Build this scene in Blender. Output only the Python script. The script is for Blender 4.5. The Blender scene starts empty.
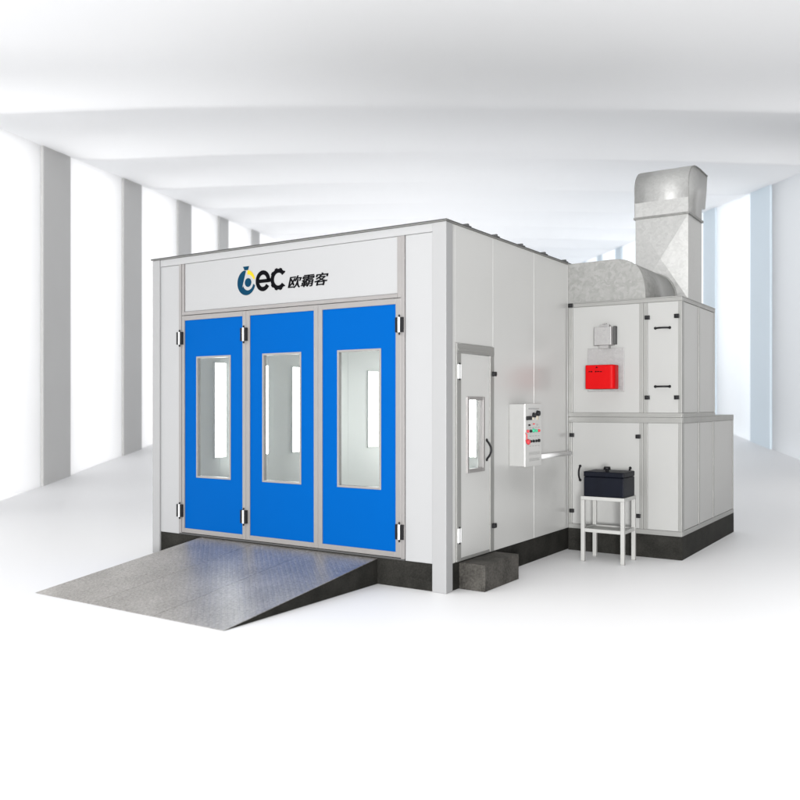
import bpy, bmesh, math, random
from mathutils import Vector, Matrix
random.seed(7)
scene = bpy.context.scene
COL = scene.collection

# ------------------------------------------------------------------ camera numbers
F, YAW, HOR = 852.0, math.radians(33.346), 405.05
CX, CY, CH = 4.1246, -7.0732, 1.8148
S_, C_ = math.sin(YAW), math.cos(YAW)
def hall(x, d, z=0.0):
    """hall axes: x metres to the right, d metres ahead of where the camera stands"""
    return Vector((CX - S_*d + C_*x, CY + C_*d + S_*x, z))

# ------------------------------------------------------------------ materials
def new_mat(name):
    m = bpy.data.materials.new(name); m.use_nodes = True
    nt = m.node_tree; b = nt.nodes['Principled BSDF']
    return m, nt, b
def N(nt, t, **kw):
    n = nt.nodes.new(t)
    for k, v in kw.items(): setattr(n, k, v)
    return n
def paint(name, col, rough=0.4, spec=0.5, metal=0.0, var=0.03, scale=3.0, bump=0.0, bscale=200.0, rvar=0.08, coat=0.0):
    m, nt, b = new_mat(name)
    tc = N(nt, 'ShaderNodeTexCoord')
    nz = N(nt, 'ShaderNodeTexNoise'); nz.inputs['Scale'].default_value = scale; nz.inputs['Detail'].default_value = 5
    nt.links.new(tc.outputs['Object'], nz.inputs['Vector'])
    mx = N(nt, 'ShaderNodeMix', data_type='RGBA')
    mx.inputs['A'].default_value = (*[c*(1-var) for c in col], 1)
    mx.inputs['B'].default_value = (*[min(1, c*(1+var)) for c in col], 1)
    nt.links.new(nz.outputs['Fac'], mx.inputs['Factor'])
    nt.links.new(mx.outputs['Result'], b.inputs['Base Color'])
    mr = N(nt, 'ShaderNodeMapRange')
    mr.inputs['To Min'].default_value = max(0.02, rough - rvar); mr.inputs['To Max'].default_value = rough + rvar
    nt.links.new(nz.outputs['Fac'], mr.inputs['Value']); nt.links.new(mr.outputs['Result'], b.inputs['Roughness'])
    b.inputs['Specular IOR Level'].default_value = spec
    b.inputs['Metallic'].default_value = metal
    b.inputs['Coat Weight'].default_value = coat
    if bump:
        n2 = N(nt, 'ShaderNodeTexNoise'); n2.inputs['Scale'].default_value = bscale; n2.inputs['Detail'].default_value = 3
        nt.links.new(tc.outputs['Object'], n2.inputs['Vector'])
        bp = N(nt, 'ShaderNodeBump'); bp.inputs['Strength'].default_value = bump; bp.inputs['Distance'].default_value = 0.01
        nt.links.new(n2.outputs['Fac'], bp.inputs['Height']); nt.links.new(bp.outputs['Normal'], b.inputs['Normal'])
    return m
def galvanised(name, lo, hi, metal=0.75, rough=0.42, scale=14.0):
    m, nt, b = new_mat(name)
    tc = N(nt, 'ShaderNodeTexCoord')
    vo = N(nt, 'ShaderNodeTexVoronoi'); vo.inputs['Scale'].default_value = scale
    dn = N(nt, 'ShaderNodeTexNoise'); dn.inputs['Scale'].default_value = 9; dn.inputs['Detail'].default_value = 6
    ad = N(nt, 'ShaderNodeVectorMath', operation='MULTIPLY_ADD'); ad.inputs[1].default_value = (.16, .16, .16)
    nt.links.new(tc.outputs['Object'], dn.inputs['Vector'])
    nt.links.new(dn.outputs['Color'], ad.inputs[0]); nt.links.new(tc.outputs['Object'], ad.inputs[2])
    nt.links.new(ad.outputs['Vector'], vo.inputs['Vector'])
    n3 = N(nt, 'ShaderNodeTexNoise'); n3.inputs['Scale'].default_value = 30; n3.inputs['Detail'].default_value = 6
    nt.links.new(tc.outputs['Object'], n3.inputs['Vector'])
    sep = N(nt, 'ShaderNodeSeparateColor'); nt.links.new(vo.outputs['Color'], sep.inputs['Color'])
    av = N(nt, 'ShaderNodeMath', operation='MULTIPLY_ADD'); av.inputs[1].default_value = 0.45
    nt.links.new(sep.outputs['Red'], av.inputs[0])
    hf = N(nt, 'ShaderNodeMath', operation='MULTIPLY'); hf.inputs[1].default_value = 0.55
    nt.links.new(n3.outputs['Fac'], hf.inputs[0]); nt.links.new(hf.outputs['Value'], av.inputs[2])
    mx = N(nt, 'ShaderNodeMix', data_type='RGBA')
    mx.inputs['A'].default_value = (*lo, 1); mx.inputs['B'].default_value = (*hi, 1)
    nt.links.new(av.outputs['Value'], mx.inputs['Factor']); nt.links.new(mx.outputs['Result'], b.inputs['Base Color'])
    mr = N(nt, 'ShaderNodeMapRange'); mr.inputs['To Min'].default_value = rough-.08; mr.inputs['To Max'].default_value = rough+.12
    nt.links.new(av.outputs['Value'], mr.inputs['Value']); nt.links.new(mr.outputs['Result'], b.inputs['Roughness'])
    b.inputs['Metallic'].default_value = metal
    return m
def granite(name, lo, hi, scale=60.0, rough=0.75):
    m, nt, b = new_mat(name)
    tc = N(nt, 'ShaderNodeTexCoord')
    n1 = N(nt, 'ShaderNodeTexNoise'); n1.inputs['Scale'].default_value = scale; n1.inputs['Detail'].default_value = 8; n1.inputs['Roughness'].default_value = .75
    n2 = N(nt, 'ShaderNodeTexNoise'); n2.inputs['Scale'].default_value = 5; n2.inputs['Detail'].default_value = 5
    for n in (n1, n2): nt.links.new(tc.outputs['Object'], n.inputs['Vector'])
    mm = N(nt, 'ShaderNodeMath', operation='MULTIPLY_ADD'); mm.inputs[1].default_value = 0.4
    nt.links.new(n2.outputs['Fac'], mm.inputs[0])
    h = N(nt, 'ShaderNodeMath', operation='MULTIPLY'); h.inputs[1].default_value = 0.6
    nt.links.new(n1.outputs['Fac'], h.inputs[0]); nt.links.new(h.outputs['Value'], mm.inputs[2])
    rp = N(nt, 'ShaderNodeValToRGB')
    rp.color_ramp.elements[0].position = .36; rp.color_ramp.elements[1].position = .66
    rp.color_ramp.elements[0].color = (*lo, 1); rp.color_ramp.elements[1].color = (*hi, 1)
    nt.links.new(mm.outputs['Value'], rp.inputs['Fac']); nt.links.new(rp.outputs['Color'], b.inputs['Base Color']); b.inputs['Specular IOR Level'].default_value = .12
    b.inputs['Roughness'].default_value = rough
    bp = N(nt, 'ShaderNodeBump'); bp.inputs['Strength'].default_value = .25; bp.inputs['Distance'].default_value = .004
    nt.links.new(n1.outputs['Fac'], bp.inputs['Height']); nt.links.new(bp.outputs['Normal'], b.inputs['Normal'])
    return m
def glow(name, col, strength):
    m, nt, b = new_mat(name)
    b.inputs['Base Color'].default_value = (.8, .8, .8, 1)
    b.inputs['Emission Color'].default_value = (*col, 1); b.inputs['Emission Strength'].default_value = strength
    return m
def glass(name):
    m = bpy.data.materials.new(name); m.use_nodes = True; nt = m.node_tree; nt.nodes.clear()
    out = N(nt, 'ShaderNodeOutputMaterial'); mix = N(nt, 'ShaderNodeMixShader')
    tr = N(nt, 'ShaderNodeBsdfTransparent'); tr.inputs['Color'].default_value = (.93, .95, .94, 1)
    gl = N(nt, 'ShaderNodeBsdfGlossy'); gl.inputs['Roughness'].default_value = .02
    fr = N(nt, 'ShaderNodeFresnel'); fr.inputs['IOR'].default_value = 1.5
    ge = N(nt, 'ShaderNodeNewGeometry'); ma = N(nt, 'ShaderNodeMath', operation='MULTIPLY_ADD')
    ma.inputs[1].default_value = -.8333; ma.inputs[2].default_value = 1.5      # the same index on both faces of the thin pane
    nt.links.new(ge.outputs['Backfacing'], ma.inputs[0]); nt.links.new(ma.outputs['Value'], fr.inputs['IOR'])
    nt.links.new(fr.outputs['Fac'], mix.inputs['Fac']); nt.links.new(tr.outputs['BSDF'], mix.inputs[1])
    nt.links.new(gl.outputs['BSDF'], mix.inputs[2]); nt.links.new(mix.outputs['Shader'], out.inputs['Surface'])
    return m

M = dict(
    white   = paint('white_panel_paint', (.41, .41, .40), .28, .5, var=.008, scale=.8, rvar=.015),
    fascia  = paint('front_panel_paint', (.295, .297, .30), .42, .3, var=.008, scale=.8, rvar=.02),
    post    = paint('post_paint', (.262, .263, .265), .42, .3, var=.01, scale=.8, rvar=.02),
    inner   = paint('interior_paint', (.74, .75, .74), .5, .4, var=.01),
    alu     = paint('aluminium_profile', (.24, .23, .225), .38, .5, metal=.35, var=.05, scale=6),
    alu_dk  = paint('cabinet_profile', (.22, .22, .21), .42, .5, metal=.25, var=.05, scale=6),
    cab     = paint('cabinet_panel_paint', (.30, .30, .292), .36, .4, var=.012, scale=.8, rvar=.02),
    blue    = paint('blue_door_paint', (.0, .066, .27), .6, .02, var=.02, scale=1.0),
    black   = paint('black_plastic', (.006, .006, .007), .45, .2),
    bwhite  = paint('hinge_white', (.8, .8, .8), .4),
    rubber  = paint('dark_seal', (.06, .06, .06), .6, .2),
    base    = granite('dark_plinth_stone', (.006, .006, .005), (.026, .025, .022), 55),
    stone   = granite('step_stone', (.018, .017, .015), (.085, .08, .072), 40, .6),
    galv    = galvanised('galvanised_sheet', (.18, .18, .173), (.30, .30, .288), .4, .45, 26),
    galv2   = galvanised('galvanised_duct', (.33, .33, .322), (.44, .44, .43), .4, .40, 30),
    steel   = galvanised('burner_steel', (.22, .215, .215), (.32, .315, .31), .4, .45, 30),
    tread   = None,
    red     = paint('red_cover_paint', (.38, .001, .002), .5, .1, var=.02),
    navy    = granite('navy_plastic', (.001, .0015, .004), (.003, .0045, .010), 120, .5),
    stand   = paint('stand_paint', (.33, .33, .318), .45, .4, var=.04, scale=9),
    floor   = paint('white_floor', (.75, .75, .755), .5, .35, var=.006, scale=.15, rvar=.05),
    ceil    = paint('white_ceiling', (.95, .953, .96), .8, .2, var=.006, scale=.1),
    col_l   = paint('grey_column_paint', (.46, .455, .45), .7, .3, var=.05, scale=.4),
    col_r   = paint('pale_blue_column_paint', (.64, .72, .78), .7, .3, var=.03, scale=.4),
    teal    = paint('logo_teal', (.002, .030, .062), .7, .05),
    yellow  = paint('logo_yellow', (.55, .33, .01), .6, .15),
    ink     = paint('logo_black', (.003, .003, .004), .8, .03),
    mark    = paint('print_grey', (.25, .25, .25), .5),
    green   = paint('green_button', (.03, .40, .22), .35),
    redbtn  = paint('red_button', (.55, .03, .04), .35),
    beige   = paint('beige_cap', (.42, .38, .30), .45),
    glass   = glass('window_glass'),
    lamp    = glow('lamp_diffuser', (1, 1, 1), 11.0),
)
def frosted_mat(name, col):
    m = bpy.data.materials.new(name); m.use_nodes = True; nt = m.node_tree; nt.nodes.clear()
    out = N(nt, 'ShaderNodeOutputMaterial'); mix = N(nt, 'ShaderNodeMixShader'); mix.inputs['Fac'].default_value = .35
    tr = N(nt, 'ShaderNodeBsdfTranslucent'); tr.inputs['Color'].default_value = (*col, 1)
    df = N(nt, 'ShaderNodeBsdfDiffuse'); df.inputs['Color'].default_value = (.9, .9, .9, 1)
    nt.links.new(tr.outputs['BSDF'], mix.inputs[1]); nt.links.new(df.outputs['BSDF'], mix.inputs[2]); nt.links.new(mix.outputs['Shader'], out.inputs['Surface'])
    return m
M['frost_l'] = frosted_mat('frosted_panel', (.93, .93, .935)); M['frost_r'] = frosted_mat('frosted_panel_cool', (.91, .935, .96))
def tread_mat():
    m, nt, b = new_mat('tread_plate_steel')
    tc = N(nt, 'ShaderNodeTexCoord')
    n1 = N(nt, 'ShaderNodeTexNoise'); n1.inputs['Scale'].default_value = 42; n1.inputs['Detail'].default_value = 6; n1.inputs['Roughness'].default_value = .8
    n2 = N(nt, 'ShaderNodeTexNoise'); n2.inputs['Scale'].default_value = 2.2; n2.inputs['Detail'].default_value = 4
    for n in (n1, n2): nt.links.new(tc.outputs['Object'], n.inputs['Vector'])
    mm = N(nt, 'ShaderNodeMath', operation='MULTIPLY_ADD'); mm.inputs[1].default_value = .82
    hh = N(nt, 'ShaderNodeMath', operation='MULTIPLY'); hh.inputs[1].default_value = .18
    nt.links.new(n1.outputs['Fac'], mm.inputs[0]); nt.links.new(n2.outputs['Fac'], hh.inputs[0]); nt.links.new(hh.outputs['Value'], mm.inputs[2])
    mx = N(nt, 'ShaderNodeMix', data_type='RGBA')
    mx.inputs['A'].default_value = (.19, .176, .158, 1); mx.inputs["B"].default_value = (.58, .56, .535, 1)
    ct = N(nt, 'ShaderNodeMapRange'); ct.inputs['From Min'].default_value = .34; ct.inputs['From Max'].default_value = .66
    nt.links.new(mm.outputs['Value'], ct.inputs['Value'])
    nt.links.new(ct.outputs['Result'], mx.inputs['Factor']); nt.links.new(mx.outputs['Result'], b.inputs['Base Color'])
    mr = N(nt, 'ShaderNodeMapRange'); mr.inputs['To Min'].default_value = .30; mr.inputs['To Max'].default_value = .48
    nt.links.new(mm.outputs['Value'], mr.inputs['Value']); nt.links.new(mr.outputs['Result'], b.inputs['Roughness'])
    b.inputs['Metallic'].default_value = .8
    return m
M['tread'] = tread_mat()

# ------------------------------------------------------------------ mesh helpers
def box(bm, x0, x1, y0, y1, z0, z1, mi=0):
    v = [bm.verts.new(p) for p in ((x0,y0,z0),(x1,y0,z0),(x1,y1,z0),(x0,y1,z0),(x0,y0,z1),(x1,y0,z1),(x1,y1,z1),(x0,y1,z1))]
    for q in ((3,2,1,0),(4,5,6,7),(0,1,5,4),(1,2,6,5),(2,3,7,6),(3,0,4,7)):
        f = bm.faces.new([v[i] for i in q]); f.material_index = mi
def B(*boxes):
    bm = bmesh.new()
    for b in boxes: box(bm, *b)
    return bm
def ring_y(bm, x0, x1, z0, z1, y0, y1, hx0, hx1, hz0, hz1):
    """a slab in the XZ plane with a rectangular hole"""
    box(bm, x0, hx0, y0, y1, z0, z1); box(bm, hx1, x1, y0, y1, z0, z1)
    box(bm, hx0, hx1, y0, y1, z0, hz0); box(bm, hx0, hx1, y0, y1, hz1, z1)
def ring_x(bm, y0, y1, z0, z1, x0, x1, hy0, hy1, hz0, hz1):
    box(bm, x0, x1, y0, hy0, z0, z1); box(bm, x0, x1, hy1, y1, z0, z1)
    box(bm, x0, x1, hy0, hy1, z0, hz0); box(bm, x0, x1, hy0, hy1, hz1, z1)
def prism(bm, pts, axis, a0, a1, mi=0, smooth=False):
    """extrude a 2-D outline along an axis ('X' -> pts are (y,z), 'Y' -> (x,z), 'Z' -> (x,y))"""
    def p3(p, a): return (a, p[0], p[1]) if axis == 'X' else (p[0], a, p[1]) if axis == 'Y' else (p[0], p[1], a)
    A = [bm.verts.new(p3(p, a0)) for p in pts]; Bv = [bm.verts.new(p3(p, a1)) for p in pts]
    n = len(pts)
    fs = [bm.faces.new(A[::-1]), bm.faces.new(Bv)]
    for i in range(n): fs.append(bm.faces.new((A[i], A[(i+1)%n], Bv[(i+1)%n], Bv[i])))
    for f in fs: f.material_index = mi
    for f in fs[2:]: f.smooth = smooth
def tube(bm, pts, r, n=12):
    rings = []
    for i, p in enumerate(pts):
        p = Vector(p); a = Vector(pts[max(0,i-1)]); c = Vector(pts[min(len(pts)-1,i+1)])
        d = (c-a).normalized(); u = d.orthogonal().normalized()
        if rings: 
            u = (prev - d*prev.dot(d)).normalized()
        prev = u; w = d.cross(u)
        rings.append([bm.verts.new(p + r*(math.cos(2*math.pi*k/n)*u + math.sin(2*math.pi*k/n)*w)) for k in range(n)])
    for a, b in zip(rings, rings[1:]):
        for k in range(n):
            f = bm.faces.new((a[k], a[(k+1)%n], b[(k+1)%n], b[k])); f.smooth = True
    bm.faces.new(rings[0][::-1]); bm.faces.new(rings[-1])
def disc(bm, c, axis, r0, r1, h, n=20):
    """a short cone frustum from point c along an axis vector"""
    c = Vector(c); d = Vector(axis).normalized(); u = d.orthogonal().normalized(); w = d.cross(u)
    R = [[bm.verts.new(c + d*t + r*(math.cos(2*math.pi*k/n)*u + math.sin(2*math.pi*k/n)*w)) for k in range(n)] for r, t in ((r0, 0), (r1, h))]
    for k in range(n):
        f = bm.faces.new((R[0][k], R[0][(k+1)%n], R[1][(k+1)%n], R[1][k])); f.smooth = True
    bm.faces.new(R[0][::-1]); bm.faces.new(R[1])

ORIGIN = {}
def thing(name, loc, label, cat, group=None):
    o = bpy.data.objects.new(name, None); COL.objects.link(o); o.location = loc
    o.empty_display_size = .2
    o['label'] = label; o['category'] = cat
    if group: o['group'] = group
    ORIGIN[o.name] = Vector(loc)
    return o
def obj(name, bm, mat, parent=None, loc=None, bevel=0.0, label=None, seg=2):
    """link a bmesh given in world coordinates as one mesh object"""
    org = ORIGIN[parent.name] if parent else Vector(loc or (0, 0, 0))
    bmesh.ops.recalc_face_normals(bm, faces=bm.faces)
    bm.transform(Matrix.Translation(-org))
    me = bpy.data.meshes.new(name); bm.to_mesh(me); bm.free()
    for m in (mat if isinstance(mat, (list, tuple)) else [mat]): me.materials.append(m)
    o = bpy.data.objects.new(name, me); COL.objects.link(o)
    if parent: o.parent = parent
    else: o.location = org
    ORIGIN[o.name] = org
    if bevel:
        md = o.modifiers.new('bevel', 'BEVEL'); md.width = bevel; md.segments = seg
        md.limit_method = 'ANGLE'; md.angle_limit = math.radians(40)
    if label: o['label'] = label
    return o
def tag(o, label, cat, group=None):
    o['label'] = label; o['category'] = cat
    if group: o['group'] = group
    return o
def structure(o): o['kind'] = 'structure'; return o

# ================================================================== THE HALL
SL, D0, HH = .0986, 16.0, 7.0
def fz(d): return SL*max(0.0, d-D0)
LX = lambda d: -7.33 + .0939*(d-17.45)
RX = lambda d: 9.86 + .047*(d-24.0)
bm = bmesh.new()
rows = [-25, -10, 0, 8, D0-1, D0-.6, D0-.3, D0, D0+.3, D0+.6, D0+1, 30, 60, 120, 300]
def fzs(d):      # the change of slope is eased over two metres
    if d <= D0-1: return 0
    if d >= D0+1: return fz(d)
    t = (d-(D0-1)); return SL*t*t/4
grid = [[bm.verts.new(hall(LX(d)-.5+(RX(d)-LX(d)+1)*k/6, d, fzs(d))) for k in range(7)] for d in rows]
for a, b in zip(grid, grid[1:]):
    for i in range(6):
        f = bm.faces.new((a[i], a[i+1], b[i+1], b[i])); f.smooth = True
structure(obj('floor', bm, M['floor']))

bm = bmesh.new()
ds = []; d = 7.9
while d < 92: ds.append(d); d += .12 if d < 40 else .25
ds += [100, 120, 150, 200, 300]
us = [0, .012, .025, .04, .06, .085, .11, .14, .17, .21, .26, .32, .40, .50, .60, .68, .74, .79, .83, .86, .89, .915, .94, .96, .975, .988, 1]
def scallop(d, u):  # vaults shaped to give the ceiling its light and dark bands
    w = RX(d)-LX(d)+.8; dl = max(0, u*w-.42); dr = max(0, (1-u)*w-.42)
    ease = min(1, max(0, (d-10.5)/5)); ease = ease*ease*(3-2*ease)
    k = 0.0
    k += .72*math.exp(-dl/2.6)*(1-math.exp(-dl/.5))*(abs(math.sin(math.pi*(d-(17.5+.6))/3.94))-.5)
    k += .62*math.exp(-dr/2.6)*(1-math.exp(-dr/.5))*(abs(math.sin(math.pi*(d-(24.0-.7))/4.45))-.5)
    return k*ease if d < 92 else 0
g = [[bm.verts.new(hall(LX(d)-.4+(RX(d)-LX(d)+.8)*u, d, SL*(d-D0)+HH+scallop(d, u))) for u in us] for d in ds]
top = [[bm.verts.new(v.co+Vector((0, 0, .6))) for v in r] for r in (g[0], g[-1])]
for a, b in zip(g, g[1:]):
    for i in range(26):
        f = bm.faces.new((a[i], a[i+1], b[i+1], b[i])); f.smooth = True
for i in range(26):
    bm.faces.new((g[0][i], g[0][i+1], top[0][i+1], top[0][i])); bm.faces.new((g[-1][i], g[-1][i+1], top[1][i+1], top[1][i]))
bm.faces.new((top[0][0], top[0][-1], top[1][-1], top[1][0]))
structure(obj('ceiling', bm, M['ceil']))

def column(side, d0, d1, mat, label, group, th=.9):
    X = LX if side < 0 else RX
    bm = bmesh.new(); vs = []
    for d, o in ((d0, 0), (d1, 0), (d1, th), (d0, th)):
        p = hall(X(d)+side*o, d)
        vs.append((p, fz(d)-.02, SL*(d-D0)+HH+.15))
    lo = [bm.verts.new((p.x, p.y, a)) for p, a, b in vs]; hi = [bm.verts.new((p.x, p.y, b)) for p, a, b in vs]
    bm.faces.new(lo[::-1]); bm.faces.new(hi)
    for i in range(4): bm.faces.new((lo[i], lo[(i+1)%4], hi[(i+1)%4], hi[i]))
    c = hall(X((d0+d1)/2), (d0+d1)/2)
    o = obj('column', bm, mat, loc=(c.x, c.y, fz((d0+d1)/2)), bevel=.02)
    o['kind'] = 'thing'
    return tag(o, label, 'column', group)
lab_l = ['nearest and widest grey column, leftmost in the hall behind the booth',
         'second grey column from the left, just left of the booth front corner',
         'third grey column from the left, rising behind the left end of the booth roof',
         'fourth grey column from the left, its top showing above the booth roof',
         'fifth and smallest grey column, its top just showing above the booth roof']
for i, (a, b) in enumerate(((17.5, 18.68), (21.46, 22.61), (25.35, 26.5), (29.3, 30.4), (33.6, 34.7))):
    column(-1, a, b, M['col_l'], lab_l[i], 'grey columns along the left side of the hall')
lab_r = ['nearest pale blue column, standing alone at far right of the white hall',
         'tall pale blue column right beside the dark side of the exhaust duct',
         'largest of the three small pale columns seen above the elbow duct',
         'middle one of the three small pale columns seen above the elbow duct',
         'smallest and farthest of the three pale columns seen above the elbow duct']
for i, (a, b) in enumerate(((22.55, 24.0), (27.06, 28.29), (41.1, 42.5), (46.2, 47.4), (51.3, 52.4))):
    column(1, a, b, M['col_r'], lab_r[i], 'pale blue columns along the right side of the hall')

def frosted(side, d0, d1, label, group):
    X = LX if side < 0 else RX
    bm = bmesh.new(); vs = []
    for d, o in ((d0, .05), (d1, .05), (d1, .08), (d0, .08)):
        p = hall(X(d)+side*o, d); vs.append((p, fz(d)-.02, SL*(d-D0)+HH+.15))
    lo = [bm.verts.new((p.x, p.y, a)) for p, a, b in vs]; hi = [bm.verts.new((p.x, p.y, b)) for p, a, b in vs]
    bm.faces.new(lo[::-1]); bm.faces.new(hi)
    for i in range(4): bm.faces.new((lo[i], lo[(i+1)%4], hi[(i+1)%4], hi[i]))
    c = hall(X((d0+d1)/2), (d0+d1)/2)
    o = obj('frosted_wall_panel', bm, M['frost_l' if side < 0 else 'frost_r'], loc=(c.x, c.y, fz((d0+d1)/2)))
    o['kind'] = 'thing'
    return tag(o, label, 'wall panel', group)
gl, gr = 'white glowing wall panels along the left side of the hall', 'white glowing wall panels along the right side of the hall'
for (a, b), t in zip(((13.2, 17.49), (18.69, 21.45), (22.62, 25.34), (26.51, 29.29), (30.41, 33.59), (34.71, 60)),
        ('white glowing wall panel left of the nearest grey column, at the left edge', 'widest white glowing wall panel between the first and second grey columns',
         'white glowing wall panel between the second and third grey columns', 'white glowing wall panel between the third and fourth grey columns',
         'small white glowing wall panel between the fourth and fifth grey columns', 'white glowing wall panel beyond the fifth grey column above the roof edge')):
    frosted(-1, a, b, t, gl)
for (a, b), t in zip(((18.5, 22.54), (24.01, 27.05), (28.30, 41.09), (42.51, 46.19), (47.41, 51.29), (52.41, 80)),
        ('white glowing wall panel right of the nearest pale blue column, at the right edge', 'wide white glowing wall panel between the two tall pale blue columns',
         'white glowing wall panel directly left of the exhaust duct shaft', 'white glowing wall panel between the largest and middle small pale columns',
         'white glowing wall panel between the middle and smallest pale columns', 'white glowing wall panel left of the smallest pale column, just over the duct')):
    frosted(1, a, b, t, gr)

# ================================================================== SPRAY BOOTH
W, BL, BH, BZ = 4.17, 5.95, 3.60, .27
booth = thing('spray_booth', (-W/2, BL/2, 0), 'large white paint spray booth with three blue front doors on a dark plinth', 'spray booth')
P = booth
WX = -.012                      # outer face of the right wall
obj('plinth', B((-W+.03, -.02, .025, BL-.02, 0, BZ)), M['base'], P, bevel=.004)
# corner posts
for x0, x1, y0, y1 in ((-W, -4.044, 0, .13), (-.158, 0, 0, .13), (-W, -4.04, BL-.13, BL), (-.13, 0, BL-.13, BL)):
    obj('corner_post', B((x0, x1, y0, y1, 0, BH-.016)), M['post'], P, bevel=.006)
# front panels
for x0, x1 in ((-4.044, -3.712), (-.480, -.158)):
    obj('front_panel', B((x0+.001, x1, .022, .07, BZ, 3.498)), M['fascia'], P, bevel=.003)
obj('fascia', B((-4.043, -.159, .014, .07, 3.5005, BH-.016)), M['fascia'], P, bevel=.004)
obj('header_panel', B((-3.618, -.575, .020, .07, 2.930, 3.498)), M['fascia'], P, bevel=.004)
# door frame in aluminium: two uprights, header rail, threshold
fr = bmesh.new()
for x0, x1 in ((-3.710, -3.667), (-.525, -.482)): box(fr, x0, x1, .006, .075, .285, 3.498)
for x0, x1 in ((-3.664, -3.621), (-.572, -.528)): box(fr, x0, x1, .010, .075, 2.886, 3.498)
box(fr, -3.621, -.572, .006, .075, 2.886, 2.926)
obj('door_frame', fr, M['alu'], P, bevel=.003)
obj('threshold', B((-3.71, -.482, .012, .12, BZ+.001, .288)), M['rubber'], P)
# side wall (right) in panels with the service-door opening
for a, b, z0, z1 in ((.131, .200, BZ, BH-.016), (.200, 1.002, 2.428, BH-.016), (1.004, 2.038, BZ, BH-.016), (2.041, 3.05, BZ, BH-.016),
                     (3.053, 4.06, BZ, BH-.016), (4.063, 5.07, BZ, BH-.016), (5.073, BL-.131, BZ, BH-.016)):
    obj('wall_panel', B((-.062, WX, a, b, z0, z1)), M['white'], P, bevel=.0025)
for y in (1.003, 2.0395, 3.0515, 4.0615, 5.0715):
    obj('seam_light_stop', B((-.075, -.0625, y-.03, y+.03, (BZ if y > 1.5 else 2.43), 3.40)), M['alu_dk'], P)  # added backing, blocks interior light at the panel joints
for i in range(6):              # left wall
    a = .131 + i*(BL-.262)/6
    obj('wall_panel', B((-W+.012, -W+.062, a, a+(BL-.262)/6-.003, BZ, BH-.016)), M['inner'], P, bevel=.0025)
for i in range(4):              # back wall
    a = -W+.131 + i*(W-.262)/4
    obj('wall_panel', B((a, a+(W-.262)/4-.003, BL-.062, BL-.012, BZ, BH-.016)), M['inner'], P, bevel=.0025)
obj('booth_floor', B((-W+.07, -.07, .125, BL-.07, BZ+.002, BZ+.02)), M['inner'], P)
obj('inner_ceiling', B((-W+.07, -.07, .08, BL-.07, 3.42, 3.46)), M['inner'], P)
roof = obj('roof', B((-W-.012, .010, -.012, BL+.01, BH-.014, BH+.002)), M['alu_dk'], P, label='thin grey roof plate')
obj('roof_edge', B((-W-.014, .012, -.0145, -.0125, BH-.009, BH+.004), (.0105, .0125, -.012, BL, BH-.008, BH+.003)), M['rubber'], roof)
for i in range(9):
    y = .445 + i*.632
    bm = B((-.10, .018, y-.035, y+.035, BH+.0025, BH+.012), (-.07, .0, y-.016, y+.016, BH+.0125, BH+.035))
    obj('roof_clip', bm, M['rubber'], roof, bevel=.003)

# front doors
def hinge(parent, x, z, facing='Y', y=0.0):
    bm = bmesh.new()
    if facing == 'Y':
        for dx, w, mi, yy in ((-.030, .017, 0, -.016), (0, .011, 1, -.020), (.030, .017, 0, -.016)):
            box(bm, x+dx-w, x+dx+w, yy, .012, z-.075, z+.075, mi)
        disc(bm, (x, -.008, z-.10), (0, 0, 1), .009, .009, .2, 12)
    else:
        for dy, w, mi, xx in ((-.020, .015, 1, .014), (.012, .013, 1, .016)):
            box(bm, WX-.005, WX+xx+.012, y+dy-w, y+dy+w, z-.07, z+.07, mi)
        box(bm, WX, WX+.020, y-.006, y-.002, z-.065, z+.065, 0)
        disc(bm, (WX+.02, y, z-.085), (0, 0, 1), .008, .008, .17, 12)
    return obj('hinge', bm, [M['black'], M['bwhite']], parent, bevel=.002)
doors = [(-3.664, -2.622, -3.617, -2.675, -3.427, -2.866, [-3.683]),
         (-2.619, -1.5835, -2.563, -1.639, -2.382, -1.819, [-2.640]),
         (-1.5805, -.528, -1.524, -.590, -1.331, -.772, [-.534])]
dl = ['left blue door leaf hinged on the outer frame', 'middle blue door leaf hinged to the left one', 'right blue door leaf with the widest window view']
for i, (x0, x1, b0, b1, w0, w1, hx) in enumerate(doors):
    bm = bmesh.new(); ring_y(bm, b0, b1, .347, 2.823, .022, .062, w0, w1, .957, 2.389)
    dr = obj('door', bm, M['blue'], P, label=dl[i])
    bm = bmesh.new(); ring_y(bm, x0, x1, .294, 2.880, .010, .070, b0, b1, .347, 2.823)
    obj('leaf_frame', bm, M['alu'], dr, bevel=.003)
    bm = bmesh.new(); ring_y(bm, w0, w1, .957, 2.389, .017, .066, w0+.022, w1-.022, .979, 2.367)
    obj('window_frame', bm, M['alu'], dr, bevel=.002)
    obj('window_pane', B((w0+.0215, w1-.0215, .040, .046, .9785, 2.3675)), M['glass'], dr)
    for h in hx:
        for z in (2.613, .553): hinge(dr, h, z)

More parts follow.
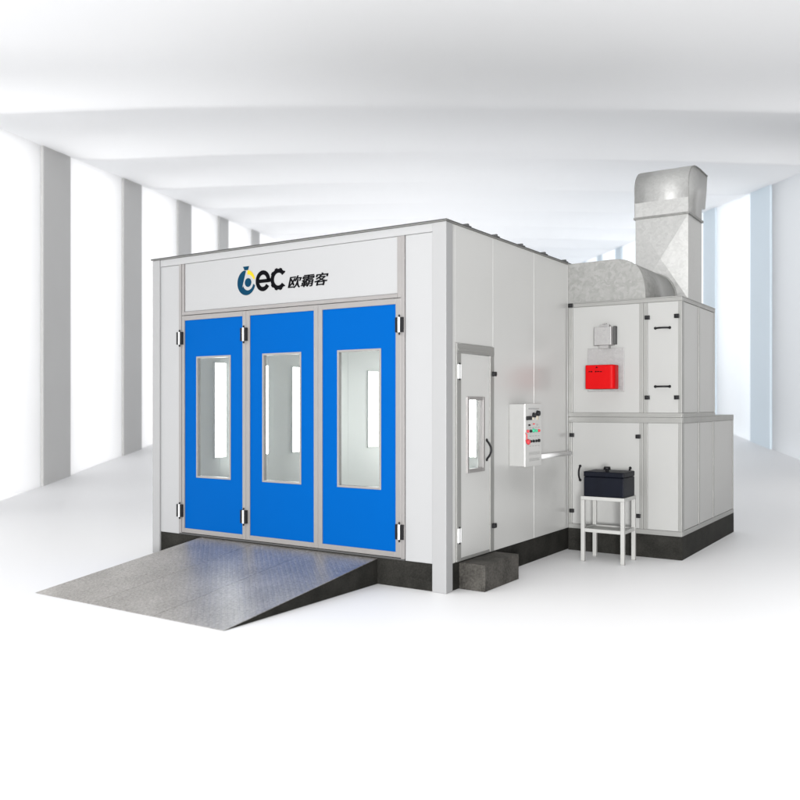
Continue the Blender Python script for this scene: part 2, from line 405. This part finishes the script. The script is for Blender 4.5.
# service door on the right wall
bm = bmesh.new()
for a, b in ((.203, .289), (.914, .999)): box(bm, -.062, WX+.016, a, b, BZ+.004, 2.330)
box(bm, -.062, WX+.018, .203, .999, 2.3305, 2.424)
box(bm, WX+.0185, WX+.026, .215, .987, 2.350, 2.372)
box(bm, -.062, WX+.010, .290, .913, BZ+.002, .300)
obj('side_door_frame', bm, M['alu_dk'], P, bevel=.003)
bm = bmesh.new(); ring_x(bm, .2915, .9115, .302, 2.326, -.055, WX+.006, .414, .789, 1.131, 1.900)
sd = obj('side_door', bm, M['white'], P, label='narrow white service door with tall window on the right wall')
bm = bmesh.new(); ring_x(bm, .414, .789, 1.131, 1.900, -.058, WX+.018, .450, .753, 1.170, 1.866)
obj('window_frame', bm, M['alu'], sd, bevel=.003)
obj('window_pane', B((-.036, -.030, .4495, .7535, 1.1695, 1.8665)), M['glass'], sd)
bm = bmesh.new()
tube(bm, [(WX+.006+.055*math.sin(math.pi*t/10), .845, 1.245+.205*t/10) for t in range(11)], .011, 10)
for z in (1.245, 1.45): disc(bm, (WX+.004, .845, z), (1, 0, 0), .017, .015, .012, 14)
obj('handle', bm, M['black'], sd)
for z in (2.145, .531): hinge(sd, 0, z, 'X', .251)
for z in (2.142, .544):
    obj('latch', B((WX+.016, WX+.050, .945, .998, z-.024, z+.024), (WX+.050, WX+.058, .962, .988, z-.015, z+.015)), M['black'], sd, bevel=.005)
# light fixtures inside: emissive diffusers in slim white frames on the walls
for y0, y1 in ((.46, .672), (.975, 1.175), (1.80, 2.005), (2.54, 2.74), (4.46, 4.74)):
    fx = bmesh.new(); ring_x(fx, y0-.02, y1+.02, 1.105, 2.39, -W+.062, -W+.085, y0, y1, 1.125, 2.37)
    lf = obj('light_fixture', fx, M['inner'], P, bevel=.002)
    obj('diffuser', B((-W+.0625, -W+.075, y0+.0005, y1-.0005, 1.1255, 2.3695)), M['lamp'], lf)
for x0, x1 in ((-3.30, -3.02), (-2.96, -2.83), (-2.70, -2.40)):
    fx = bmesh.new(); ring_y(fx, x0-.02, x1+.02, .90, 2.39, BL-.085, BL-.062, x0, x1, .925, 2.37)
    lf = obj('light_fixture', fx, M['inner'], P, bevel=.002)
    obj('diffuser', B((x0+.0005, x1-.0005, BL-.075, BL-.0625, .9255, 2.3695)), M['lamp'], lf)

# the sign on the header
def ux(u): return -2.756 + (u-30)*.00184
def vz(v): return 3.056 + (262-v)*.00184
LY0, LY1 = .0145, .0205
def flat(bm, uv, mi=0): prism(bm, [(ux(u), vz(v)) for u, v in uv], 'Y', LY0, LY1, mi)
def arc(bm, cu, cv, ro, ri, a0, a1, n=40, mi=0, outer=None):
    """ring sector, angles in degrees counter-clockwise as seen on the sign"""
    A = []; 
    for k in range(n+1):
        a = math.radians(a0+(a1-a0)*k/n); o = outer(a0+(a1-a0)*k/n) if outer else 1.0
        A.append(((cu+ro[0]*o*math.cos(a), cv-ro[1]*o*math.sin(a)), (cu+ri[0]*math.cos(a), cv-ri[1]*math.sin(a))))
    V = [[[bm.verts.new((ux(p[0]), y, vz(p[1]))) for p in pr] for y in (LY0, LY1)] for pr in A]
    for a, b in zip(V, V[1:]):
        for q in ((a[0][0], b[0][0], b[0][1], a[0][1]), (a[1][1], b[1][1], b[1][0], a[1][0]), (a[0][0], a[1][0], b[1][0], b[0][0]), (a[0][1], b[0][1], b[1][1], a[1][1])):
            bm.faces.new(q).material_index = mi
    for e in (V[0], V[-1]): bm.faces.new((e[0][0], e[0][1], e[1][1], e[1][0])).material_index = mi
bm = bmesh.new()
def pt(cu, cv, ru, rv, a): return (cu+ru*math.cos(math.radians(a)), cv-rv*math.sin(math.radians(a)))
ring = [pt(104, 184, 74, 78, 106+k*(344-106)/50) for k in range(51)]          # outer edge of the disc
bowl = [pt(118, 186, 45, 47, -14-k*(156-14)/30) for k in range(31)]           # inner edge round the bowl of the b
flat(bm, ring+bowl+[(64, 224), (99, 112)])
flat(bm, [(76, 85), (125, 85), (117, 108), (88, 108), (84, 97)])
flat(bm, [(118+26*math.cos(a*math.pi/14), 185-27*math.sin(a*math.pi/14)) for a in range(28)])
logo = obj('sign', bm, M['teal'], P, label='teal, yellow and black company sign on the white header')
bm = bmesh.new()
A = []
for k in range(21):
    a = math.radians(14+66*k/20); th = 12+16*k/20
    A.append(((104+72*math.cos(a), 184-77*math.sin(a)), (104+(72-th)*math.cos(a), 184-(77-th)*math.sin(a))))
flat(bm, [p[0] for p in A]+[p[1] for p in A][::-1])
obj('yellow_arc', bm, M['yellow'], logo)
bm = bmesh.new()
arc(bm, 240, 184, (58, 63), (32, 37), 2, 326, 60)
flat(bm, [(210, 175), (297.5, 175), (297, 196), (208, 196)])
obj('letter_e', bm, M['ink'], logo)
bm = bmesh.new()
def gear(a): return 1.0 + (.09 if ((a+8) % 36) < 18 else 0.0)
arc(bm, 364, 184, (61, 62), (36, 38), 36, 322, 143, 0, gear)
obj('letter_c', bm, M['ink'], logo)
def text_mesh(txt, bold, shear):
    cu = bpy.data.curves.new('lettering', 'FONT'); cu.body = txt; cu.size = 1; cu.offset = bold; cu.shear = shear; cu.extrude = .02
    cu.resolution_u = 4
    t = bpy.data.objects.new('lettering', cu); COL.objects.link(t)
    bpy.context.view_layer.update()
    me = bpy.data.meshes.new_from_object(t.evaluated_get(bpy.context.evaluated_depsgraph_get()))
    bpy.data.objects.remove(t)
    bm = bmesh.new(); bm.from_mesh(me); bpy.data.meshes.remove(me)
    return bm
def place_text(bm, x0, x1, z0, z1, y0, y1):
    xs = [v.co.x for v in bm.verts]; ys = [v.co.y for v in bm.verts]; zs = [v.co.z for v in bm.verts]
    a, b, c, d_, e, f = min(xs), max(xs), min(ys), max(ys), min(zs), max(zs)
    for v in bm.verts:
        v.co = Vector((x0+(v.co.x-a)/(b-a)*(x1-x0), y1+(v.co.z-e)/(f-e)*(y0-y1), z0+(v.co.y-c)/(d_-c)*(z1-z0)))
base_t = text_mesh('欧霸客', 0.0, .22)
src = bpy.data.meshes.new('lettering'); base_t.to_mesh(src); base_t.free()
bm = bmesh.new()
for k, (dx, dy) in enumerate(((0, 0), (.022, 0), (-.022, 0), (0, .012), (0, -.012))):   # heavier strokes
    t = bmesh.new(); t.from_mesh(src)
    place_text(t, ux(440)+dx*.15, ux(741)+dx*.15, vz(246)+dy*.15, vz(174)+dy*.15, LY0-.0002*k, LY1+.0002*k)
    tm = bpy.data.meshes.new('lettering'); t.to_mesh(tm); t.free(); bm.from_mesh(tm); bpy.data.meshes.remove(tm)
bpy.data.meshes.remove(src)
obj('lettering', bm, M['ink'], logo)

# ================================================================== RAMP AND STEP
rx0, rx1, ry0, ry1, rz = -3.335, -.815, -2.14, .018, .262
ramp = thing('access_ramp', ((rx0+rx1)/2, -1.0, 0), 'sloping steel tread plate ramp in front of the blue doors', 'ramp')
bm = bmesh.new()
prism(bm, [(ry0+.02, 0.001), (ry1, 0.001), (ry1, rz-.008), (ry0+.06, .004)], 'X', rx0+.004, rx1-.004)
obj('ramp_core', bm, M['base'], ramp)
bm = bmesh.new()
n_pl = 3; wpl = (rx1-rx0)/n_pl
def rzat(y): return .006 + (rz-.006)*(y-ry0)/(ry1-ry0)
plates = []
for k in range(n_pl):
    a, b = rx0+k*wpl+(0.0025 if k else 0), rx0+(k+1)*wpl-(0.0025 if k < n_pl-1 else 0)
    prism(bm, [(ry0, .002), (ry1, rz-.006), (ry1, rz), (ry0, .006)], 'X', a, b)
# raised lozenges of the tread pattern
pitch = .036
ny = int((ry1-ry0)/pitch); nx = int((rx1-rx0)/pitch)
for j in range(ny):
    for i in range(nx):
        cx = rx0+(i+.5)*pitch; cy = ry0+(j+.6)*pitch
        if min(abs(cx-rx0-wpl), abs(cx-rx0-2*wpl)) < .02 or cx > rx1-.02 or cy > ry1-.02: continue
        ang = math.pi/4 if (i+j) % 2 else -math.pi/4
        ca, sa = math.cos(ang), math.sin(ang)
        def q(u, w, h):
            x, y = cx+u*ca-w*sa, cy+u*sa+w*ca
            return bm.verts.new((x, y, rzat(y)+h))
        v = [q(-.015, 0, .0002), q(0, -.0042, .0002), q(.015, 0, .0002), q(0, .0042, .0002)]
        r = [q(-.007, 0, .0018), q(.007, 0, .0018)]
        for f in ((v[0], v[1], r[0]), (v[1], r[1], r[0]), (v[1], v[2], r[1]), (v[2], v[3], r[1]), (v[3], r[0], r[1]), (v[3], v[0], r[0])): bm.faces.new(f)
obj('tread_plate', bm, M['tread'], ramp)

st = obj('step_block', B((-.018+.002, .275, .275, 1.035, 0, .262)), M['stone'], loc=(.13, .65, 0), bevel=.008)
tag(st, 'speckled dark stone step block below the narrow side door', 'step')

# ================================================================== CONTROL BOX AND CONDUIT
cb = thing('control_box', (.0, 1.6, 1.145), 'white wall mounted control box with buttons and red switch beside the side door', 'control box')
bx, by0, by1, bz0, bz1 = .185, 1.387, 1.805, 1.145, 1.826
obj('casing', B((WX+.001, bx-.012, by0, by1, bz0, bz1)), M['cab'], cb, bevel=.006)
face = obj('face_panel', B((bx-.0115, bx, by0-.006, by1+.006, bz0-.004, bz1+.004)), M['white'], cb, bevel=.004)
def fy(px): return by0 + (px-525.5)/17.0*(by1-by0)
def zz(py): return 1.8148 - (py-405.05)*.0110
obj('maker_strip', B((bx, bx+.002, fy(528.5), fy(540), zz(409.2), zz(408.2))), M['mark'], cb)
obj('meter', B((bx, bx+.016, fy(526.2), fy(531.2), zz(420), zz(416))), M['black'], cb, bevel=.004)
bm = bmesh.new(); disc(bm, (bx, fy(533.7), zz(415.2)), (1, 0, 0), .030, .024, .03)
obj('knob', bm, M['black'], cb)
bm = B((bx, bx+.012, fy(533.1), fy(534.2), zz(419.6), zz(417)))
obj('knob_plate', bm, M['beige'], cb)
bm = bmesh.new(); disc(bm, (bx, fy(538), zz(413.4)), (1, 0, 0), .033, .028, .03)
obj('knob', bm, M['black'], cb)
obj('knob_plate', B((bx, bx+.010, fy(537), fy(539), zz(420), zz(415.8))), M['beige'], cb, bevel=.003)
for px, py, m, r in ((529, 425, 'black', .011), (533.7, 424, 'redbtn', .008), (537.5, 425, 'mark', .009),
                     (527.6, 431, 'redbtn', .017), (530.6, 431, 'black', .017), (533.8, 430.6, 'green', .024), (536.8, 431, 'green', .016), (539.4, 431, 'redbtn', .017),
                     (530.6, 441.2, 'black', .016), (533.6, 441.2, 'black', .017), (536.6, 441.2, 'black', .016), (539.4, 441, 'black', .019)):
    bm = bmesh.new(); disc(bm, (bx, fy(px), zz(py)), (1, 0, 0), r, r*.8, .018, 16)
    obj('button', bm, M[m], cb)
bm = bmesh.new(); disc(bm, (bx, fy(527), zz(441.5)), (1, 0, 0), .020, .020, .014, 16); disc(bm, (bx+.014, fy(527), zz(441.5)), (1, 0, 0), .032, .026, .018, 20)
obj('emergency_button', bm, M['redbtn'], cb)
bm = bmesh.new(); tube(bm, [(bx+.002, by0-.004, zz(433)), (bx+.022, by0-.012, zz(434)), (bx+.022, by0-.012, zz(439.5)), (bx+.002, by0-.004, zz(440.5))], .006, 8)
obj('pull_handle', bm, M['redbtn'], cb)
for r_ in (436, 446, 427.6):
    for k in range(4): obj('button_caption', B((bx, bx+.0015, fy(529.6+3*k), fy(531.4+3*k), zz(r_+.35), zz(r_-.2))), M['mark'], cb)
bm = bmesh.new()
for k in range(2):
    for i in range(3): box(bm, bx, bx+.003, fy(529), fy(540.5), zz(452.5+6.2*k+i*1.1), zz(452.1+6.2*k+i*1.1))
obj('vent', bm, M['cab'], cb)

cp = thing('conduit_pipe', (.03, 2.4, 1.21), 'slim white conduit pipe running along the wall from control box to cabinet', 'pipe')
bm = bmesh.new(); tube(bm, [(.030, by1-.0, 1.213), (.030, 3.03, 1.213)], .028, 16)
obj('pipe', bm, M['bwhite'], cp)

# ================================================================== HEATER CABINET
L, CW = 3.034, 1.408
DU, DLo = 4.641, 5.74           # back of the upper and the lower box
HM, HT = 1.668, 3.080
cab = thing('heater_cabinet', (CW/2, 4.4, 0), 'tall two tier grey heating cabinet with black latches on a dark plinth beside the booth', 'cabinet')
obj('plinth', B((.004, CW+.004, L-.002, DLo, 0, BZ+.004)), M['base'], cab, bevel=.004)
obj('lower_body', B((.012, CW-.020, L+.020, DLo-.02, BZ+.005, HM-.02)), M['cab'], cab)
obj('upper_body', B((.012, CW-.020, L+.020, DU-.02, HM+.002, HT-.02)), M['cab'], cab)
def profile_frame(name, z0, z1, back, low, up, fx, sy):
    bm = bmesh.new()
    # front uprights and rails
    for x0, x1 in fx: box(bm, x0, x1, L, L+.040, z0+low, z1-up)
    box(bm, .004, CW, L-.002, L+.040, z0, z0+low-.0005); box(bm, .004, CW, L-.002, L+.040, z1-up+.0005, z1)
    # right side uprights and rails
    for y0, y1 in sy: box(bm, CW-.040, CW-.0005, y0, y1, z0+low, z1-up)
    box(bm, CW-.040, CW+.002, L+.0405, back, z0, z0+low-.0005); box(bm, CW-.040, CW+.002, L+.0405, back, z1-up+.0005, z1)
    box(bm, .004, CW-.0405, back-.04, back, z0, z0+low); box(bm, .004, CW-.0405, back-.04, back, z1-up, z1)
    return obj(name, bm, M['alu_dk'], cab, bevel=.003)
profile_frame('lower_frame', BZ+.0045, HM, DLo, .058, .066,
              ((.004, .053), (.905, .953), (.956, 1.004), (1.366, CW)), ((L+.0405, 3.140), (3.815, 3.862), (4.560, 4.607), (DLo-.03, DLo)))
profile_frame('upper_frame', HM+.0015, HT, DU, .052, .044,
              ((.004, .062), (.905, .953), (.956, 1.004), (1.366, CW)), ((L+.0405, 3.140), (3.815, 3.862), (DU-.035, DU)))
obj('top_plate', B((.0, CW+.004, L-.004, DU+.004, HT+.0005, HT+.014)), M['alu_dk'], cab, bevel=.003)
obj('lower_top_plate', B((.0, CW+.003, DU+.008, DLo+.004, HM+.0005, HM+.010)), M['alu_dk'], cab, bevel=.003)
# panels
def fpanel(name, x0, x1, z0, z1, label=None):
    return obj(name, B((x0+.0015, x1-.0015, L+.008, L+.022, z0+.0015, z1-.0015)), M['cab'], cab, bevel=.003, label=label)
zl0, zl1, zu0, zu1 = BZ+.0625, HM-.066, HM+.0535, HT-.044
fpanel('burner_panel', .062, .905, zu0, zu1)
ud = fpanel('access_door', 1.004, 1.366, zu0, zu1, 'narrow upper door with two horizontal handles')
ld = fpanel('access_door', .053, .905, zl0, zl1, 'wide lower door with a handle on each side')
fpanel('lower_panel', 1.004, 1.366, zl0, zl1)
for y0, y1 in ((3.140, 3.815), (3.862, DU-.035)):
    obj('side_panel', B((CW-.022, CW-.008, y0+.0015, y1-.0015, zu0+.0015, zu1-.0015)), M['cab'], cab, bevel=.003)
for y0, y1 in ((3.140, 3.815), (3.862, 4.560), (4.607, DLo-.03)):
    obj('side_panel', B((CW-.022, CW-.008, y0+.0015, y1-.0015, zl0+.0015, zl1-.0015)), M['cab'], cab, bevel=.003)
def latch(par, x, z):
    obj('latch', B((x-.028, x+.028, L-.030, L+.007, z-.024, z+.024), (x-.012, x+.012, L-.040, L-.0305, z-.014, z+.014)), M['black'], par, bevel=.006)
for x, z in ((1.006, 2.857), (1.353, 2.857), (1.006, 1.904), (1.353, 1.904)): latch(ud, x, z)
for x, z in ((.055, 1.439), (.897, 1.437), (.055, .493), (.897, .486)): latch(ld, x, z)
latch(cab, .042, HT-.018)
def arch(par, p0, p1):
    a, b = Vector(p0), Vector(p1); bm = bmesh.new()
    tube(bm, [a.lerp(b, t/10)+Vector((0, -.050*math.sin(math.pi*t/10)**.7, 0)) for t in range(11)], .011, 10)
    for p in (a, b): disc(bm, p, (0, -1, 0), .018, .015, .012, 14)
    obj('handle', bm, M['black'], par)
for z in (2.726, 2.034): arch(ud, (1.098, L+.008, z), (1.266, L+.008, z))
for x in (.160, .795): arch(ld, (x, L+.008, .880), (x, L+.008, 1.055))

# ------------------------------------------------------------------ burner
bu = thing('burner', (.5, L, 2.0), 'bright red burner unit with grey steel plate mounted on the upper cabinet front', 'burner')
obj('mounting_plate', B((.262, .722, L-.014, L+.0075, 1.980, 2.512)), M['steel'], bu, bevel=.003)
ry = L-.21
bm = bmesh.new()
rc = [(ry+.035*(1-math.cos(a)), 0) for a in ()]
pts = [(.308, L-.045), (.308, ry+.012), (.312, ry+.004), (.320, ry)]
for k in range(7):
    a = math.pi/2*k/6; pts.append((.618+.052*math.sin(a), ry+.052-.052*math.cos(a)))
pts += [(.670, L-.045)]
prism(bm, pts, 'Z', 2.008, 2.300, smooth=False)
cv = obj('red_cover', bm, M['red'], bu, bevel=.012, seg=3)
obj('dark_block', B((.330, .655, L-.0445, L-.0145, 2.018, 2.290)), M['black'], bu)  # black block between the red cover and the mounting plate
for x0, x1, z0, z1 in ((.352, .372, 2.214, 2.224), (.378, .400, 2.212, 2.226), (.432, .452, 2.212, 2.226), (.458, .490, 2.214, 2.224), (.496, .520, 2.212, 2.222)):
    obj('print_mark', B((x0, x1, ry-.0015, ry+.001, z0, z1)), M['ink'], cv)
bm = bmesh.new(); prism(bm, [(.438, 2.262), (.470, 2.262), (.454, 2.284)], 'Y', ry-.0015, ry+.001)
obj('print_mark', bm, M['ink'], cv)
gb = obj('actuator_box', B((.392, .606, L-.135, L+.0074, 2.540, 2.765)), M['steel'], bu, bevel=.005)
obj('actuator_side_cover', B((.6065, .635, L-.06, L+.0073, 2.552, 2.775)), M['rubber'], gb, bevel=.004)
obj('terminal', B((.452, .566, L-.10, L-.03, 2.7655, 2.795), (.49, .53, L-.104, L-.06, 2.7955, 2.81)), M['steel'], gb, bevel=.004)
obj('gas_pipe', B((.44, .56, L-.09, L-.0145, 2.505, 2.5395)), M['steel'], bu)

# ------------------------------------------------------------------ ducts
eb = thing('elbow_duct', (.45, 3.75, HT), 'rounded galvanised elbow duct joining the booth to the cabinet top', 'duct')
out = [(WX+.002, 3.582), (.30, 3.585), (.55, 3.590), (.66, 3.586), (.74, 3.568), (.80, 3.540), (.85, 3.502), (.895, 3.448), (.93, 3.375), (.952, 3.29), (.964, 3.20), (.968, 3.098)]
bm = bmesh.new(); prism(bm, out+[(WX+.002, 3.098)], 'Y', 3.062, 4.445, smooth=True)
for f in bm.faces:
    if abs(f.normal.y) > .9: f.smooth = False
obj('sheet', bm, M['galv'], eb)
def off(pts, d): 
    r = []
    for i, p in enumerate(pts):
        a = Vector(pts[max(0, i-1)]); c = Vector(pts[min(len(pts)-1, i+1)]); t = (c-a).normalized()
        r.append((p[0]-t.y*d*-1*-1, p[1]+t.x*d))
    return r
for y0, y1, dd in ((3.058, 3.072, .006), (4.405, 4.447, .014)):
    o1 = off(out, dd); o2 = off(out, -.004)
    bm = bmesh.new()
    prism(bm, o1+o2[::-1], 'Y', y0, y1, smooth=False)
    obj('seam', bm, M['galv'], eb)

ex = thing('exhaust_duct', (.695, 5.02, HM), 'tall square galvanised exhaust duct with curved hood rising behind the cabinet', 'duct')
ex0, ex1, ey0, ey1 = .335, 1.056, 4.660, 5.376
bm = bmesh.new()
def cross_face(bm, a, b, c, d, push):
    V = [bm.verts.new(p) for p in (a, b, c, d)]
    cc = sum((Vector(p) for p in (a, b, c, d)), Vector())/4+Vector(push); m = bm.verts.new(cc)
    for i in range(4): bm.faces.new((V[i], V[(i+1) % 4], m))
def shaft(z0, z1, p):
    c = [(ex0, ey0), (ex1, ey0), (ex1, ey1), (ex0, ey1)]
    nrm = [(0, -p, 0), (.004, 0, 0), (0, .004, 0), (-.004, 0, 0)]
    for i in range(4):
        a, b = c[i], c[(i+1) % 4]
        cross_face(bm, (*a, z0), (*b, z0), (*b, z1), (*a, z1), nrm[i])
shaft(3.245, 4.395, .045); shaft(2.46, 3.245, .03); shaft(HM+.011, 2.46, .03)
bmesh.ops.remove_doubles(bm, verts=bm.verts, dist=.0005)
bm.faces.new([bm.verts.new(p) for p in ((ex0, ey0, 4.395), (ex1, ey0, 4.395), (ex1, ey1, 4.395), (ex0, ey1, 4.395))])
obj('shaft', bm, M['galv2'], ex)
obj('flange', B((ex0-.022, ex1+.022, ey0-.022, ey1+.022, 4.3955, 4.409), (ex0-.022, ex1+.022, ey0-.022, ey1+.022, 4.4105, 4.424)), M['galv'], ex, bevel=.002)
prof = [(4.650, 4.4245), (4.644, 4.62), (4.640, 4.80), (4.652, 4.88), (4.690, 4.960), (4.745, 5.020), (4.82, 5.070), (4.92, 5.108), (5.05, 5.130), (5.25, 5.140), (5.69, 5.134), (5.632, 4.847), (5.560, 4.625), (5.376, 4.605), (5.376, 4.4245)]
bm = bmesh.new(); prism(bm, prof, 'X', ex0, ex1+.002, smooth=False)
for f in bm.faces:
    c = f.calc_center_median()
    if abs(f.normal.x) < .5 and c.y < 5.2 and c.z > 4.7: f.smooth = True
hood = obj('hood', bm, M['galv2'], ex)
for x0, x1 in ((ex0-.010, ex0-.0005), (ex1+.0025, ex1+.012)):
    o = bmesh.new(); pp = prof[:11]; oo = []
    cen = Vector((5.2, 4.8))
    inn = [tuple(Vector(p).lerp(cen, .03)) for p in pp]
    prism(o, pp+inn[::-1], 'X', x0, x1)
    obj('hood_seam', o, M['galv'], hood)

# ================================================================== STAND AND BOX
sx0, sx1, sy0, sy1 = .430, .948, 2.362, 2.790
sd_ = thing('metal_stand', ((sx0+sx1)/2, (sy0+sy1)/2, 0), 'light grey four legged metal stand with low shelf in front of the cabinet', 'stand')
lw = .046
obj('tabletop', B((sx0, sx1, sy0, sy1, .715, .757)), M['stand'], sd_, bevel=.005)
for x in (sx0, sx1-lw):
    for y in (sy0, sy1-lw):
        lg = obj('leg', B((x+.001, x+lw-.001, y+.001, y+lw-.001, .006, .7145)), M['stand'], sd_, bevel=.004)
        obj('foot', B((x-.001, x+lw+.001, y-.001, y+lw+.001, 0.001, .0055)), M['stand'], lg)
fr = bmesh.new()
for y in (sy0+.003, sy1-lw+.003): box(fr, sx0+lw, sx1-lw, y, y+lw-.006, .345, .385)
for x in (sx0+.003, sx1-lw+.003): box(fr, x, x+lw-.006, sy0+lw, sy1-lw, .345, .385)
box(fr, sx0+lw+.002, sx1-lw-.002, sy0+lw+.002, sy1-lw-.05, .352, .372)
obj('shelf', fr, M['stand'], sd_, bevel=.003)

bb = thing('storage_box', (.70, 2.57, .757), 'dark navy rectangular box with a small knob, resting on the metal stand', 'box')
kx0, kx1, ky0, ky1 = .462, .940, 2.372, 2.765
obj('body', B((kx0+.002, kx1-.002, ky0+.002, ky1-.002, .758, .983)), M['navy'], bb, bevel=.008)
lid = obj('lid', B((kx0, kx1, ky0, ky1, .9855, 1.046)), M['navy'], bb, bevel=.010)
bm = bmesh.new(); disc(bm, (.70, 2.50, 1.0465), (0, 0, 1), .022, .020, .02); disc(bm, (.70, 2.50, 1.0665), (0, 0, 1), .042, .036, .034, 18)
obj('knob', bm, M['black'], lid)

# ================================================================== LIGHT
WS, UP = 1.55, 1.6  # made-up world light: dimmed to darken right-hand faces, stronger overhead
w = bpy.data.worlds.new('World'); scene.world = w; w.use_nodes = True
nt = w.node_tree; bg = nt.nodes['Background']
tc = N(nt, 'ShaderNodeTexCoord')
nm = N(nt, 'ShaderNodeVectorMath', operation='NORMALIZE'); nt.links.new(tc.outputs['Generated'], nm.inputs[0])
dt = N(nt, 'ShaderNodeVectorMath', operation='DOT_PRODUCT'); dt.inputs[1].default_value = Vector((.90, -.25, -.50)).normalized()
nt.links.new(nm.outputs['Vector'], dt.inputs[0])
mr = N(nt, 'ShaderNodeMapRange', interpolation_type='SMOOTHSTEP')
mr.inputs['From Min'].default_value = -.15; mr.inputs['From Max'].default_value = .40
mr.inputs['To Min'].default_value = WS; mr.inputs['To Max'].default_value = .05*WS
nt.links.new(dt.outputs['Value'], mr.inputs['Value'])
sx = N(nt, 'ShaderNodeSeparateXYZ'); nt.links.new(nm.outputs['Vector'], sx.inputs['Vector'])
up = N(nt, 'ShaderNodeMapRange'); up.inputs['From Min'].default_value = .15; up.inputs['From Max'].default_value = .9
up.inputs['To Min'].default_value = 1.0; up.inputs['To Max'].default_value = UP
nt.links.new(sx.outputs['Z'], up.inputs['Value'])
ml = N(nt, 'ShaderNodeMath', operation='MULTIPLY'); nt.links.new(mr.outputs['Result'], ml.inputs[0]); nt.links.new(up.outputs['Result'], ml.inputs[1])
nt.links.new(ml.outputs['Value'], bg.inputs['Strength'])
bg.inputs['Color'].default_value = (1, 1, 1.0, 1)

def area(name, loc, target, size, power, col=(1, 1, 1)):
    ld_ = bpy.data.lights.new(name, 'AREA'); ld_.shape = 'DISK'; ld_.size = size; ld_.energy = power; ld_.color = col
    o = bpy.data.objects.new(name, ld_); COL.objects.link(o); o.location = loc
    o.rotation_euler = (Vector(target)-Vector(loc)).to_track_quat('-Z', 'Y').to_euler()
    return o
hl = hall(-2.0, -14.0, 2.0)
area('ceiling_fill', hl, hall(5, 24, 8.5), 4.0, 8600)  # added lamp, unseen behind the camera, brightens the ceiling
def panel_backlight(side, d, out, length, height, power):      # added lamps, unseen outside the walls, that light the frosted panels from behind
    X = LX if side < 0 else RX
    p = hall(X(d)+side*out, d, SL*(d-D0)+HH*.5); q = hall(X(d), d, SL*(d-D0)+HH*.5)
    o = area('added_backlight', p, q, 1, power); o.data.shape = 'RECTANGLE'; o.data.size = length; o.data.size_y = height
panel_backlight(1, 45.5, 3.0, 45, 8, 2800)
panel_backlight(-1, 38, 5.0, 48, 9, 900)
ul = hall(.6, 32, 3.0)                                     # added lamp, hidden behind the booth, that brightens the hall ceiling
o = area('fill_uplight', ul, ul+Vector((0, 0, 5)), 1, 320); o.data.shape = 'RECTANGLE'; o.data.size = 6; o.data.size_y = 26
o.rotation_euler = (math.pi, 0, 0)
rm = (hall(0, 1)-hall(0, 0)); o.rotation_euler = (Matrix.Rotation(YAW, 3, 'Z') @ Matrix.Rotation(math.pi+math.atan(SL), 3, 'X')).to_euler()

# ================================================================== CAMERA
cd = bpy.data.cameras.new('camera'); cam = bpy.data.objects.new('camera', cd); COL.objects.link(cam)
cam.location = (CX, CY, CH); cam.rotation_euler = (math.pi/2, 0, YAW)
cd.sensor_width = 36; cd.lens = F*36/800; cd.shift_y = (HOR-400)/800
cd.clip_end = 2000; cd.clip_start = .05
cd.dof.use_dof = True; cd.dof.focus_distance = 10.0; cd.dof.aperture_fstop = 1.1
scene.camera = cam
scene.render.resolution_x = scene.render.resolution_y = 1024
scene.view_settings.view_transform = 'Standard'; scene.view_settings.look = 'None'
scene.view_settings.exposure = 0.0; scene.view_settings.gamma = 1
scene.cycles.max_bounces = 10; scene.cycles.diffuse_bounces = 6; scene.cycles.transparent_max_bounces = 12
